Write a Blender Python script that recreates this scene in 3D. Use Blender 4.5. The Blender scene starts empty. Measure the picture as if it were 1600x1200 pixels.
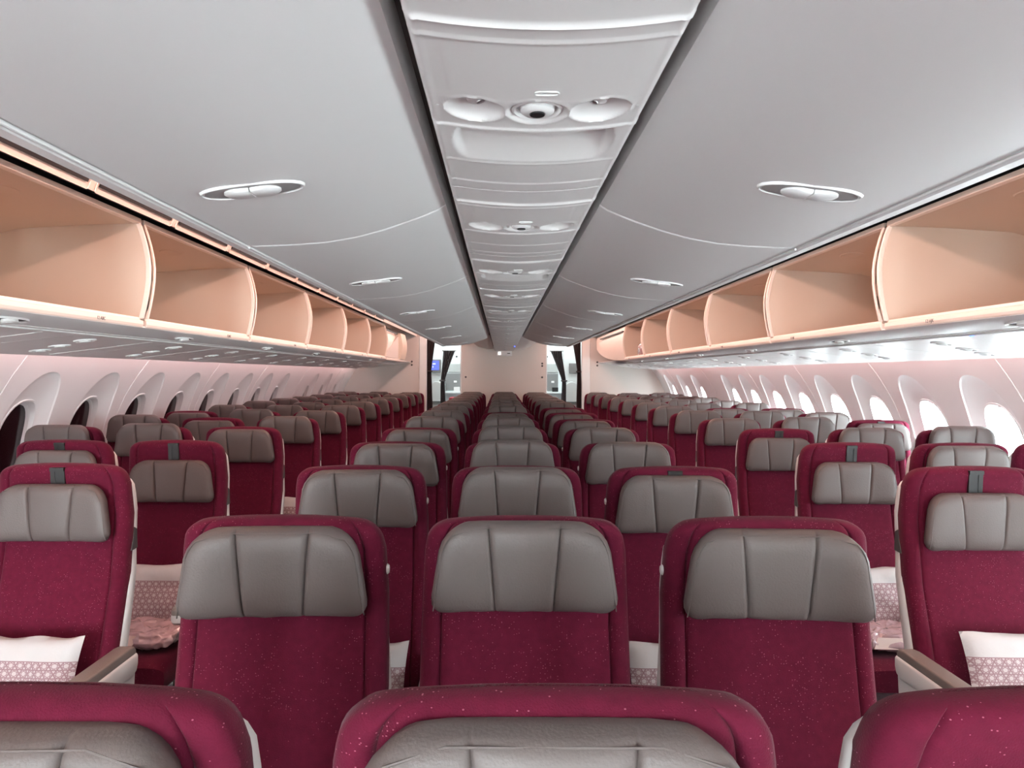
import bpy, math, random
from mathutils import Vector, Matrix
PI = math.pi
random.seed(7)
S = bpy.context.scene
C = S.collection

# ------------------------------------------------------------------ camera
CAMX, CAMZ, FPX = -0.05, 1.45, 1110.0
cd = bpy.data.cameras.new('camera'); cam = bpy.data.objects.new('camera', cd); C.objects.link(cam)
cam.location = (CAMX, 0, CAMZ); cam.rotation_euler = (PI/2, math.radians(-0.2), 0)
cd.sensor_width = 36; cd.lens = 36*FPX/1600
cd.shift_x = 17/1600; cd.shift_y = -15/1600
cd.clip_start = 0.02; cd.clip_end = 100
S.camera = cam

# ------------------------------------------------------------------ world, exposure
W = bpy.data.worlds.new('world'); S.world = W; W.use_nodes = True
bg = W.node_tree.nodes['Background']; bg.inputs[0].default_value = (0.86, 0.97, 1.0, 1); bg.inputs[1].default_value = 28.0
S.view_settings.view_transform = 'Standard'; S.view_settings.look = 'None'
S.view_settings.gamma = 1; S.view_settings.use_curve_mapping = False
S.view_settings.exposure = 0.42

def area(name, loc, rot, sx, sy, col, e, spread=None, portal=False):
    l = bpy.data.lights.new(name, 'AREA'); l.shape = 'RECTANGLE'; l.size = sx; l.size_y = sy
    l.color = col; l.energy = e
    if spread: l.spread = spread
    if portal: l.cycles.is_portal = True
    o = bpy.data.objects.new(name, l); o.location = loc; o.rotation_euler = rot; C.objects.link(o)
    return o

YFRONT, YB = -3.8, 11.6            # open front end of the modelled cabin, aft bulkhead
SALMON = (1.0, 0.60, 0.51); ROSE = (1.0, 0.55, 0.53)
for s in (-1, 1):
    # LED strips above the aisles, aimed outwards and down at the side bins
    area('aisle_led', (s*0.76, 4.2, 2.325), (0, s*math.radians(-60), 0), 0.03, 14.6, SALMON, 72)
    # LED strips hidden above the window panels, washing the side wall
    area('cove_led', (s*2.245, 5.2, 1.585), (0, s*math.radians(-35), 0), 0.02, 12.0, ROSE, 17)
    # added fill lights standing in for galley daylight beyond the bulkhead
    area('galley_fill', (s*1.2, 12.7, 2.3), (0, 0, 0), 1.0, 0.5, (0.92, 1, 1), 10)
    area('galley_fill', (s*1.2, 13.9, 2.45), (0, 0, 0), 1.4, 0.7, (0.92, 1, 1), 22)
# fill daylight through the unseen forward doorways, their widths chosen for the light
for x_, w_ in ((-1.35, 1.3), (0.95, 0.4)): area('front_portal', (x_, YFRONT-0.08, 1.05), (-PI/2, 0, 0), w_, 2.1, (1, 1, 1), 1, portal=True)

# ------------------------------------------------------------------ materials
def mat(name, col, rough=0.5, var=0.04, scale=8, bump=0.0, bscale=200, metal=0, spec=0.5, sheen=0, coat=0):
    m = bpy.data.materials.new(name); m.use_nodes = True; nt = m.node_tree; N = nt.nodes; L = nt.links
    b = N['Principled BSDF']
    tc = N.new('ShaderNodeTexCoord'); nz = N.new('ShaderNodeTexNoise'); nz.inputs['Scale'].default_value = scale
    nz.inputs['Detail'].default_value = 3
    L.new(tc.outputs['Object'], nz.inputs['Vector'])
    mx = N.new('ShaderNodeMix'); mx.data_type = 'RGBA'
    mx.inputs[6].default_value = (*[c*(1-var) for c in col], 1); mx.inputs[7].default_value = (*[min(1, c*(1+var)) for c in col], 1)
    L.new(nz.outputs['Fac'], mx.inputs[0]); L.new(mx.outputs[2], b.inputs['Base Color'])
    b.inputs['Roughness'].default_value = rough; b.inputs['Metallic'].default_value = metal
    b.inputs['Specular IOR Level'].default_value = spec
    if sheen: b.inputs['Sheen Weight'].default_value = sheen; b.inputs['Sheen Roughness'].default_value = 0.4
    if coat: b.inputs['Coat Weight'].default_value = coat
    if bump:
        n2 = N.new('ShaderNodeTexNoise'); n2.inputs['Scale'].default_value = bscale; n2.inputs['Detail'].default_value = 2
        bp = N.new('ShaderNodeBump'); bp.inputs['Strength'].default_value = bump; bp.inputs['Distance'].default_value = 0.002
        L.new(tc.outputs['Object'], n2.inputs['Vector']); L.new(n2.outputs['Fac'], bp.inputs['Height']); L.new(bp.outputs[0], b.inputs['Normal'])
    m['mix'] = mx.name
    return m

def fabric():
    m = mat('burgundy_fabric', (0.098, 0.0055, 0.022), 0.85, 0.22, 60, 0.35, 500, spec=0.15, sheen=0.08)
    nt = m.node_tree; N = nt.nodes; L = nt.links; b = N['Principled BSDF']; mx = N[m['mix']]
    tc = N.new('ShaderNodeTexCoord'); mp = N.new('ShaderNodeMapping'); mp.inputs['Scale'].default_value = (1, 1, 1.6)
    L.new(tc.outputs['Object'], mp.inputs[0])
    oi = N.new('ShaderNodeObjectInfo')
    vm = N.new('ShaderNodeVectorMath'); vm.operation = 'ADD'
    sc = N.new('ShaderNodeMath'); sc.operation = 'MULTIPLY'; sc.inputs[1].default_value = 17.0
    L.new(oi.outputs['Random'], sc.inputs[0]); L.new(mp.outputs[0], vm.inputs[0]); L.new(sc.outputs[0], vm.inputs[1])
    v = N.new('ShaderNodeTexVoronoi'); v.inputs['Scale'].default_value = 210; L.new(vm.outputs[0], v.inputs['Vector'])
    lt = N.new('ShaderNodeMath'); lt.operation = 'LESS_THAN'; lt.inputs[1].default_value = 0.20; L.new(v.outputs['Distance'], lt.inputs[0])
    sp = N.new('ShaderNodeSeparateColor'); L.new(v.outputs['Color'], sp.inputs[0])
    # clusters of pale flecks and of dark flecks
    nz = N.new('ShaderNodeTexNoise'); nz.inputs['Scale'].default_value = 9; L.new(vm.outputs[0], nz.inputs['Vector'])
    th = N.new('ShaderNodeMapRange'); th.inputs[1].default_value = 0.42; th.inputs[2].default_value = 0.66; th.inputs[3].default_value = 0.985; th.inputs[4].default_value = 0.55
    L.new(nz.outputs['Fac'], th.inputs[0])
    gt = N.new('ShaderNodeMath'); gt.operation = 'GREATER_THAN'; L.new(sp.outputs[0], gt.inputs[0]); L.new(th.outputs[0], gt.inputs[1])
    mu = N.new('ShaderNodeMath'); mu.operation = 'MULTIPLY'; L.new(lt.outputs[0], mu.inputs[0]); L.new(gt.outputs[0], mu.inputs[1])
    f = N.new('ShaderNodeMath'); f.operation = 'MULTIPLY'; f.inputs[1].default_value = 0.5; L.new(mu.outputs[0], f.inputs[0])
    m2 = N.new('ShaderNodeMix'); m2.data_type = 'RGBA'; L.new(f.outputs[0], m2.inputs[0]); L.new(mx.outputs[2], m2.inputs[6]); m2.inputs[7].default_value = (0.55, 0.2, 0.27, 1)
    gd = N.new('ShaderNodeMath'); gd.operation = 'GREATER_THAN'; gd.inputs[1].default_value = 0.93; L.new(sp.outputs[1], gd.inputs[0])
    md = N.new('ShaderNodeMath'); md.operation = 'MULTIPLY'; L.new(lt.outputs[0], md.inputs[0]); L.new(gd.outputs[0], md.inputs[1])
    m3 = N.new('ShaderNodeMix'); m3.data_type = 'RGBA'; L.new(md.outputs[0], m3.inputs[0]); L.new(m2.outputs[2], m3.inputs[6]); m3.inputs[7].default_value = (0.10, 0.006, 0.02, 1)
    L.new(m3.outputs[2], b.inputs['Base Color'])
    return m

def pillow_mat():
    m = mat('pillow_cotton', (0.52, 0.51, 0.51), 0.8, 0.03, 20, 0.2, 150)
    nt = m.node_tree; N = nt.nodes; L = nt.links; b = N['Principled BSDF']; mx = N[m['mix']]
    tc = N.new('ShaderNodeTexCoord'); acc = None
    def M(op, a, bb=None):
        n = N.new('ShaderNodeMath'); n.operation = op
        for i, q in enumerate((a, bb)):
            if q is None: continue
            if isinstance(q, (int, float)): n.inputs[i].default_value = q
            else: L.new(q, n.inputs[i])
        return n.outputs[0]
    sep = N.new('ShaderNodeSeparateXYZ'); L.new(tc.outputs['Object'], sep.inputs[0]); X, Z = sep.outputs[0], sep.outputs[2]
    s = 0.0125
    lines = None
    # two nested triangular line grids give the star-in-hexagon print
    for per, w in ((s, 0.07), (s*math.sqrt(3)/1.0, 0.07)):
        for k in range(3):
            a = math.radians(60*k + (30 if per > s else 0))
            t = M('ADD', M('MULTIPLY', X, math.cos(a)/per), M('MULTIPLY', Z, math.sin(a)/per))
            d = M('ABSOLUTE', M('SUBTRACT', M('FRACT', M('ADD', t, 100.0)), 0.5))
            l = M('LESS_THAN', d, w)
            lines = l if lines is None else M('MAXIMUM', lines, l)
    band = M('LESS_THAN', Z, 0.055)
    fac = M('MULTIPLY', M('MULTIPLY', lines, band), 0.75)
    m2 = N.new('ShaderNodeMix'); m2.data_type = 'RGBA'
    m0 = N.new('ShaderNodeMix'); m0.data_type = 'RGBA'; L.new(M('MULTIPLY', band, 0.5), m0.inputs[0]); L.new(mx.outputs[2], m0.inputs[6]); m0.inputs[7].default_value = (0.47, 0.34, 0.35, 1)
    L.new(fac, m2.inputs[0]); L.new(m0.outputs[2], m2.inputs[6]); m2.inputs[7].default_value = (0.20, 0.08, 0.10, 1)
    L.new(m2.outputs[2], b.inputs['Base Color'])
    return m

def emit(name, col, st):
    m = bpy.data.materials.new(name); m.use_nodes = True; N = m.node_tree.nodes; b = N['Principled BSDF']
    b.inputs['Base Color'].default_value = (*[c*0.3 for c in col], 1)
    b.inputs['Emission Color'].default_value = (*col, 1); b.inputs['Emission Strength'].default_value = st
    return m

def clear_pane():
    m = bpy.data.materials.new('clear_window_pane'); m.use_nodes = True; nt = m.node_tree; N = nt.nodes; L = nt.links
    for n in list(N): N.remove(n)
    o = N.new('ShaderNodeOutputMaterial'); t = N.new('ShaderNodeBsdfTransparent'); t.inputs[0].default_value = (0.95, 0.99, 0.99, 1)
    g = N.new('ShaderNodeBsdfGlossy'); g.inputs['Roughness'].default_value = 0.03
    mx = N.new('ShaderNodeMixShader'); fr = N.new('ShaderNodeFresnel'); fr.inputs[0].default_value = 1.04
    L.new(fr.outputs[0], mx.inputs[0]); L.new(t.outputs[0], mx.inputs[1]); L.new(g.outputs[0], mx.inputs[2]); L.new(mx.outputs[0], o.inputs[0])
    return m

M_FAB = fabric()
M_LEA = mat('taupe_leather', (0.108, 0.087, 0.083), 0.5, 0.08, 5, 0.25, 260, spec=0.5)
M_SHELL = mat('white_plastic_shell', (0.70, 0.70, 0.69), 0.35)
M_PAD = mat('armrest_pad_taupe', (0.20, 0.165, 0.15), 0.5, 0.06, 20, 0.2, 300)
M_DARK = mat('black_plastic', (0.012, 0.012, 0.013), 0.35)
M_DGREY = mat('dark_grey_plastic', (0.06, 0.055, 0.055), 0.5)
M_METAL = mat('seat_leg_metal', (0.35, 0.35, 0.36), 0.35, metal=0.9)
M_BIN = mat('ceiling_bin_white', (0.80, 0.795, 0.79), 0.38, 0.015, 3, 0.06, 500)
M_PSU = mat('service_panel_white', (0.80, 0.785, 0.775), 0.36, 0.015, 3, 0.04, 500)
M_TRIM = mat('white_trim', (0.80, 0.80, 0.79), 0.35, 0.01)
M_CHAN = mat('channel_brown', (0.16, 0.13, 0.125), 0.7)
M_BEIGE = mat('bin_liner_beige', (0.66, 0.545, 0.45), 0.55, 0.02, 4, 0.05, 300)
M_FRAME = mat('bin_frame_cream', (0.86, 0.76, 0.68), 0.4, 0.01)
M_WALL = mat('sidewall_white', (0.80, 0.79, 0.79), 0.45, 0.01, 3, 0.03, 400)
M_BULK = mat('bulkhead_cream', (0.66, 0.60, 0.56), 0.5, 0.015, 2, 0.03, 300)
M_FLOOR = mat('cabin_carpet', (0.06, 0.03, 0.04), 0.95, 0.3, 90, 0.4, 300)
M_PIL = pillow_mat()
M_BAG = mat('plastic_bag', (0.44, 0.30, 0.32), 0.12, 0.45, 22, 1.0, 40, coat=0.8)  # wide tone variation paints bright streaks as highlights on the plastic
M_TAG = mat('paper_tag', (0.75, 0.60, 0.55), 0.6)
M_CURT = mat('dark_brown_curtain', (0.055, 0.032, 0.034), 0.8, 0.25, 20, 0.3, 200)
M_CURTG = mat('dark_grey_curtain', (0.110, 0.098, 0.104), 0.8, 0.25, 20, 0.3, 200)
M_GAL = mat('galley_white', (0.72, 0.77, 0.77), 0.35)
M_GALG = mat('galley_grey', (0.20, 0.20, 0.20), 0.4)
M_STEEL = mat('steel', (0.5, 0.5, 0.5), 0.3, metal=0.9)
M_RED = mat('dark_red_plastic', (0.35, 0.02, 0.05), 0.5)
M_TINT = mat('dimmed_window_pane', (0.018, 0.008, 0.010), 0.15)
M_CLEAR = clear_pane()
M_SCREEN = emit('screen_blue', (0.12, 0.17, 0.85), 0.9)
M_SCRW = emit('screen_white', (0.8, 0.85, 1.0), 1.0)
M_BLUE = emit('blue_indicator', (0.05, 0.10, 1.0), 6.0)
M_LENS = emit('lamp_lens', (1, 0.97, 0.9), 1.3)
M_LATCH_SHADE = mat('latch_shade_grey', (0.30, 0.285, 0.28), 0.5)
M_SLD = mat('slider_plastic', (0.014, 0.014, 0.014), 0.3)
M_INK = mat('grey_ink', (0.10, 0.09, 0.09), 0.6)

# ------------------------------------------------------------------ helpers
class MB:
    def __init__(s): s.v = []; s.f = []
    def add(s, vs, fs):
        b = len(s.v); s.v += [tuple(v) for v in vs]; s.f += [tuple(b+i for i in f) for f in fs]
    def box(s, x0, y0, z0, x1, y1, z1):
        s.add([(x0,y0,z0),(x1,y0,z0),(x1,y1,z0),(x0,y1,z0),(x0,y0,z1),(x1,y0,z1),(x1,y1,z1),(x0,y1,z1)],
              [(0,3,2,1),(4,5,6,7),(0,1,5,4),(1,2,6,5),(2,3,7,6),(3,0,4,7)])
    def loft(s, rings, caps=True, closed=True):
        n = len(rings[0]); vs = [p for r in rings for p in r]; fs = []
        for i in range(len(rings)-1):
            for j in range(n if closed else n-1):
                k = (j+1) % n
                fs.append((i*n+j, i*n+k, (i+1)*n+k, (i+1)*n+j))
        if caps: fs += [tuple(range(n-1, -1, -1)), tuple((len(rings)-1)*n+j for j in range(n))]
        s.add(vs, fs)
    def prism(s, prof, y0, y1, caps=True):     # profile in (x,z) swept along y
        s.loft([[(x, y0, z) for x, z in prof], [(x, y1, z) for x, z in prof]], caps)
    def sheet(s, prof, y0, y1, t, n=1):         # open profile (x,z) thickened by t along its normal
        off = []
        for i, (x, z) in enumerate(prof):
            a = prof[max(0, i-1)]; b = prof[min(len(prof)-1, i+1)]
            dx, dz = b[0]-a[0], b[1]-a[1]; l = math.hypot(dx, dz) or 1
            off.append((x - dz/l*t, z + dx/l*t))
        s.prism(prof + off[::-1], y0, y1)
    def lathe(s, prof, M=None, n=24):           # prof (r,h) about local z
        rings = [[(r*math.cos(2*PI*j/n), r*math.sin(2*PI*j/n), h) for j in range(n)] for r, h in prof]
        if M is not None: rings = [[tuple(M @ Vector(p)) for p in r] for r in rings]
        s.loft(rings, caps=False)
    def tube(s, pts, r, n=8, closed=False):
        rings = []; N = len(pts); pts = [Vector(p) for p in pts]
        for i, p in enumerate(pts):
            a = pts[(i-1) % N] if closed or i else p; b = pts[(i+1) % N] if closed or i < N-1 else p
            t = (b-a).normalized(); u = t.cross(Vector((0, 0, 1)))
            if u.length < 1e-3: u = t.cross(Vector((1, 0, 0)))
            u.normalize(); w = t.cross(u)
            rings.append([tuple(p + r*(math.cos(2*PI*j/n)*u + math.sin(2*PI*j/n)*w)) for j in range(n)])
        if closed: rings.append(rings[0])
        s.loft(rings, caps=not closed)
    def mesh(s, name, m, smooth=True, ang=40):
        me = bpy.data.meshes.new(name); me.from_pydata(s.v, [], s.f); me.validate()
        if m is not None: me.materials.append(m)
        import bmesh
        bm = bmesh.new(); bm.from_mesh(me); bmesh.ops.remove_doubles(bm, verts=bm.verts, dist=1e-6); bmesh.ops.recalc_face_normals(bm, faces=bm.faces)
        if smooth:
            for f in bm.faces: f.smooth = True
            lim = math.radians(ang)
            for e in bm.edges:
                if len(e.link_faces) == 2 and e.link_faces[0].normal.angle(e.link_faces[1].normal, 0) > lim: e.smooth = False
        bm.to_mesh(me); bm.free()
        return me
    def build(s, name, m, parent=None, smooth=True, ang=40, loc=None):
        return ob(name, s.mesh(name, m, smooth, ang), parent, loc)

def ob(name, me, parent=None, loc=None):
    o = bpy.data.objects.new(name, me); C.objects.link(o)
    if parent: o.parent = parent
    if loc: o.location = loc
    return o
def bev(o, w=0.004, seg=2):
    m = o.modifiers.new('bevel', 'BEVEL'); m.width = w; m.segments = seg; m.limit_method = 'ANGLE'; return o
def empty(name, loc=(0, 0, 0)):
    o = bpy.data.objects.new(name, None); o.empty_display_size = 0.1; o.location = loc; C.objects.link(o); return o
def tag(o, label=None, cat=None, group=None, kind=None):
    if label: o['label'] = label
    if cat: o['category'] = cat
    if group: o['group'] = group
    if kind: o['kind'] = kind
    return o
def struct(o): o['kind'] = 'structure'; return o
def copy_tree(o, parent=None):
    c = o.copy(); C.objects.link(c)
    if parent: c.parent = parent
    for ch in list(o.children): copy_tree(ch, c)
    return c
def drop_tree(o):
    for ch in list(o.children): drop_tree(ch)
    bpy.data.objects.remove(o)
def lerp(tab, x):
    if x <= tab[0][0]: return tab[0][1]
    for (a, p), (b, q) in zip(tab, tab[1:]):
        if x <= b:
            t = (x-a)/(b-a); t = t*t*(3-2*t) if False else t
            return p + (q-p)*t
    return tab[-1][1]
ORD = ['', 'second ', 'third ', 'fourth ', 'fifth ', 'sixth ', 'seventh ', 'eighth ', 'ninth ', 'tenth ', 'eleventh ', 'twelfth ', 'thirteenth ', 'fourteenth ']

# ================================================================== SETTING
mb = MB(); mb.box(-2.9, YFRONT, -0.06, 2.9, 15.3, 0); struct(mb.build('floor', M_FLOOR, smooth=False))

# unseen forward bulkheads, added with two uneven openings to limit and steer daylight
for nm, x0, x1, z0 in (('unseen_front_left', -2.7, -2.0, 0), ('unseen_front_centre', -0.70, 0.75, 0), ('unseen_front_right', 1.15, 2.7, 0), ('unseen_front_top', -2.0, 1.15, 2.1)):
    mb = MB(); mb.box(x0, YFRONT-0.05, z0, x1, YFRONT, 2.7); struct(mb.build('wall_'+nm, M_BULK, smooth=False))
# side wall profile |x| as a function of z
WP = [(0.0, 2.56), (0.3, 2.66), (0.6, 2.70), (0.85, 2.695), (1.07, 2.655), (1.25, 2.59), (1.40, 2.505), (1.52, 2.42), (1.62, 2.33), (1.72, 2.23)]
def wx(z):
    # smooth cubic-ish blend through the table
    n = len(WP)
    for i in range(n-1):
        if z <= WP[i+1][0] or i == n-2:
            (a, p), (b, q) = WP[i], WP[i+1]; t = (z-a)/(b-a)
            def sl(k):
                k0, k1 = max(0, k-1), min(n-1, k+1)
                return (WP[k1][1]-WP[k0][1])/(WP[k1][0]-WP[k0][0])
            m0, m1 = sl(i)*(b-a), sl(i+1)*(b-a)
            return (2*t**3-3*t**2+1)*p + (t**3-2*t**2+t)*m0 + (-2*t**3+3*t**2)*q + (t**3-t**2)*m1
WY = [-3.48, -2.87, -2.26, -1.65, -1.04, -0.43, 0.18, 0.79, 1.40, 2.01, 2.62, 3.23] + [3.84+0.61*k for k in range(8)] + [9.42, 10.17, 10.98]
ZC = 1.07
def sup(a, b, th, p=2.0):
    c, s = math.cos(th), math.sin(th)
    return 1/((abs(c)/a)**p + (abs(s)/b)**p)**(1/p)
def hole_r(th): return sup(0.130, 0.225, th, 2.6)
def scoop_r(th): return sup(0.205, 0.385 if math.sin(th) > 0 else 0.31, th, 2.3)
def side_wall(sg, name):
    mb = MB(); Z0, Z1 = 0.60, 1.62
    bounds = [YFRONT] + [(a+b)/2 for a, b in zip(WY, WY[1:])] + [YB]
    for i, yc in enumerate(WY):
        y0, y1 = bounds[i], bounds[i+1]
        ths = sorted(set([2*PI*j/64 for j in range(64)] + [math.atan2(z-ZC, y-yc) % (2*PI) for y in (y0, y1) for z in (Z0, Z1)]))
        def rect(th):
            c, s = math.cos(th), math.sin(th); r = 9
            if c > 1e-9: r = min(r, (y1-yc)/c)
            if c < -1e-9: r = min(r, (y0-yc)/c)
            if s > 1e-9: r = min(r, (Z1-ZC)/s)
            if s < -1e-9: r = min(r, (Z0-ZC)/s)
            return r
        rings = []
        def ring(rf, dep):
            R = []
            for th in ths:
                r = rf(th); z = ZC + r*math.sin(th); y = yc + r*math.cos(th)
                R.append((sg*(wx(z) + dep), y, z))
            rings.append(R)
        sr = lambda th: min(scoop_r(th), rect(th)*0.985)
        ring(rect, 0)
        for q in (0.75, 0.5, 0.25): ring(lambda th, q=q: sr(th) + (rect(th)-sr(th))*q, 0)
        ring(sr, 0); ring(lambda th: sr(th)*0.985, 0.008)
        for q in (0.25, 0.5, 0.75): ring(lambda th, q=q: sr(th)*0.985*(1-q) + hole_r(th)*q, 0.008 + 0.038*q)
        ring(hole_r, 0.046)
        mb.loft(rings, caps=False)
    zs = [0, 0.15, 0.3, 0.45, 0.6]
    mb.loft([[(sg*wx(z), YFRONT, z) for z in zs], [(sg*wx(z), YB, z) for z in zs]], caps=False, closed=False)
    zs = [1.62, 1.67, 1.72]
    mb.loft([[(sg*wx(z), YFRONT, z) for z in zs], [(sg*wx(z), YB, z) for z in zs]], caps=False, closed=False)
    struct(mb.build(name, M_WALL, ang=25))
    # panel joints: raised seams every second window
    k = 0
    for i in range(9, len(WY)-1, 2):
        y = (WY[i]+WY[i+1])/2
        mb = MB(); zs = [0.1+0.12*j for j in range(13)]
        mb.tube([(sg*(wx(z)+0.001), y, z) for z in zs], 0.0035, 6)
        k += 1
        struct(mb.build('trim_%d' % (k + (10 if sg > 0 else 0)), M_TRIM))
    # windows
    for i, yc in enumerate(WY):
        o = empty('window_%d' % (i+1 + (len(WY) if sg > 0 else 0)), (0, yc, 0)); struct(o)
        f = MB(); rings = []
        n = 48
        def rg(sc, dep):
            R = []
            for j in range(n):
                th = 2*PI*j/n; r = hole_r(th)*sc; z = ZC + r*math.sin(th)
                R.append((sg*(wx(ZC)+(wx(z)-wx(ZC))*0.8 + dep) if dep > 0.047 else sg*(wx(z)+dep), r*math.cos(th), z))
            rings.append(R)
        rg(1.05, 0.042); rg(1.035, 0.036); rg(1.0, 0.038); rg(0.985, 0.047); rg(0.965, 0.056); rg(0.955, 0.057); rg(0.94, 0.060); rg(0.92, 0.076)
        f.loft(rings, caps=False)
        fr = f.build('window_frame', M_WALL, o, ang=25)
        p = MB(); R = []
        for j in range(n):
            th = 2*PI*j/n; r = hole_r(th)*0.925; z = ZC + r*math.sin(th)
            R.append((sg*(wx(ZC)+(wx(z)-wx(ZC))*0.8+0.072), r*math.cos(th), z))
        ctr = (sg*(wx(ZC)+0.072), 0, ZC)
        p.add(R+[ctr], [(j, (j+1) % n, n) for j in range(n)])
        p.build('window_pane', M_CLEAR if sg > 0 else M_TINT, o)
        if sg > 0:
            area('daylight_portal', (wx(ZC)+0.14, yc, ZC), (0, PI/2, 0), 0.44, 0.26, (1, 1, 1), 1, portal=True)
side_wall(-1, 'wall_left'); side_wall(1, 'wall_right')

# unseen crown shell above bins and aisle ceilings, added to block world light
mb = MB()
prof = [(2.23, 1.72), (2.42, 1.80), (2.40, 2.0), (2.2, 2.3), (1.8, 2.5), (1.0, 2.62), (0, 2.66)]
prof = prof + [(-x, z) for x, z in prof[-2::-1]]
mb.sheet(prof, YFRONT, 15.3, -0.02)
struct(mb.build('ceiling', M_TRIM))
# aisle ceiling vaults with the slotted edge panel
def aisle_ceiling(sg, n):
    mb = MB(); y0, y1 = YFRONT, YB
    prof = [(1.450, 2.073), (1.435, 2.067), (1.400, 2.150), (1.34, 2.22), (1.2, 2.31), (1.02, 2.375), (0.88, 2.40), (0.74, 2.395), (0.68, 2.35), (0.66, 2.26)]
    mb.sheet([(sg*x, z) for x, z in prof], y0, y1, -0.008*sg)
    t = struct(mb.build('trim_%d' % n, M_FRAME, ang=30))
    return t
aisle_ceiling(-1, 21); aisle_ceiling(1, 22)
# air return slots: dark inset bars framed by a raised outline, each grille its own thing
for sg, nm in ((-1, 'left'), (1, 'right')):
    k = 0; first = None
    y = 1.20
    while y < 8.3:
        g = empty('air_vent', (sg*(1.435-0.0101), y+0.2975, 2.083))
        if first is None:
            a = MB(); pts = []
            L2, W2, r = 0.278, 0.021, 0.010
            for cx, cy, a0 in ((W2-r, L2-r, 0), (-W2+r, L2-r, PI/2), (-W2+r, -L2+r, PI), (W2-r, -L2+r, 1.5*PI)):
                pts += [(cx+r*math.cos(a0+q*PI/8), cy+r*math.sin(a0+q*PI/8), 0) for q in range(5)]
            a.tube(pts, 0.0022, 6, True); a.build('vent_frame', M_FRAME, g)
            b = MB(); b.box(0.001, -0.262, -0.004, 0.013, 0.262, 0.004); bb = b.build('vent_slot', M_DARK, g, smooth=False)
            first = g
        else:
            for ch in first.children: copy_tree(ch, g)
        g.rotation_euler = (0, math.radians(-111 if sg > 0 else -69), 0)
        tag(g, 'slotted air vent above the %s side bins, %snearest the camera' % (nm, ORD[k]), 'air vent', 'air vents along the aisle ceiling')
        y += 0.595; k += 1
    # dark gap above the bins
    mb = MB(); mb.sheet([(sg*1.55, 2.070), (sg*1.50, 2.095), (sg*1.44, 2.09)], YFRONT, 10.4, 0.01*sg)
    struct(mb.build('trim_%d' % (23 if sg < 0 else 24), M_DARK, smooth=False))

# ================================================================== CENTRE BINS
CB = [(0.183, 1.853), (0.200, 1.842), (0.235, 1.827), (0.272, 1.813), (0.33, 1.793), (0.396, 1.775), (0.465, 1.763), (0.535, 1.757), (0.60, 1.754), (0.645, 1.753)]
def cbz(x):
    return lerp(CB, x)
def centre_bin(sg):
    o = empty('ceiling_bin', (0, 0, 0)); L = 1.19
    mb = MB()
    outer = CB + [(0.650, 1.757), (0.652, 1.80), (0.652, 2.22), (0.60, 2.25), (0.183, 2.25)]
    n = 60; ys = [0, 0.003, 0.007, 0.009, 0.03, 0.3, 0.6, 0.9, L-0.03] + [L-0.009, L-0.007, L-0.003, L]
    rings = []
    for y in ys:
        e = min(y, L-y); d = 0.006*(1-e/0.008)**2 if e < 0.008 else 0
        rings.append([(sg*x, y, z+d) for x, z in outer])
    mb.loft(rings)
    mb.build('bin_door', M_BIN, o, ang=35)
    t = MB(); t.sheet([(sg*0.652, 1.790), (sg*0.654, 1.757), (sg*0.662, 1.7515), (sg*0.685, 1.7535), (sg*0.688, 1.762)], 0, L, -0.004*sg)
    t.build('edge_strip', M_BIN, o)
    t = MB(); t.tube([(sg*0.653, 0.008, 1.7515), (sg*0.653, L-0.008, 1.7515)], 0.0032, 8); t.build('edge_bead', M_TRIM, o)
    # latch
    x0 = 0.474; z0 = cbz(x0); ang = math.atan2(cbz(0.535)-cbz(0.41), 0.125)
    lt = empty('latch', (sg*x0, 0.71, z0)); lt.parent = o
    lt.rotation_euler = (0, -ang*sg, 0)
    def oval(a, b, h, n=40, p=2.3): return [(sup(a, b, 2*PI*j/n, p)*math.cos(2*PI*j/n), sup(a, b, 2*PI*j/n, p)*math.sin(2*PI*j/n), h) for j in range(n)]
    r = MB(); r.loft([oval(0.090, 0.040, 0.002), oval(0.088, 0.038, -0.0022), oval(0.086, 0.036, -0.0026), oval(0.0845, 0.0345, -0.001)], caps=False)
    r.build('latch_rim', M_BIN, lt)
    d = MB(); d.loft([oval(0.082, 0.032, -0.001), oval(0.070, 0.024, 0.0002), oval(0.03, 0.01, 0.0008)], caps=True)
    d.build('latch_dish', M_LATCH_SHADE, lt)  # nearly flat dish, its grey colour stands in for recess shade
    for q in (-1, 1):
        pd = MB()
        # paddle: rounded tongue, thick, reaching to the middle
        pts = []
        for j in range(21):
            th = -PI/2 + PI*j/20
            pts.append((q*(0.022+0.026*math.cos(th)), 0.024*math.sin(th)))
        pts = [(q*0.001, -0.021)] + pts + [(q*0.001, 0.021)]
        rings = [[(x, y*0.95, 0.004) for x, y in pts], [(x, y, -0.004) for x, y in pts], [(q*0.003+(x-q*0.003)*0.88, y*0.86, -0.0075) for x, y in pts]]
        pd.loft(rings); pd.build('latch_paddle', M_BIN, lt, ang=50)
    return o
for sg, nm in ((-1, 'left'), (1, 'right')):
    proto = centre_bin(sg)
    for i in range(-1, 6):
        o = proto if i == -1 else copy_tree(proto)
        o.location = (0, 0.5+1.19*i, 0)
        lab = 'closed white ceiling bin with oval latch, %s of the centre strip, %snearest' % (nm, ORD[max(i, 0)]) if i >= 0 else 'closed white ceiling bin directly overhead of the camera, %s of centre strip' % nm
        tag(o, lab, 'overhead bin', 'closed centre ceiling bins %s' % nm)
# channel over the centre strip
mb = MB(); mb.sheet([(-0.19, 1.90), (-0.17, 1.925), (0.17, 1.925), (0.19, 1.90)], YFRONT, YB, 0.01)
struct(mb.build('trim_25', M_CHAN))
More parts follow.
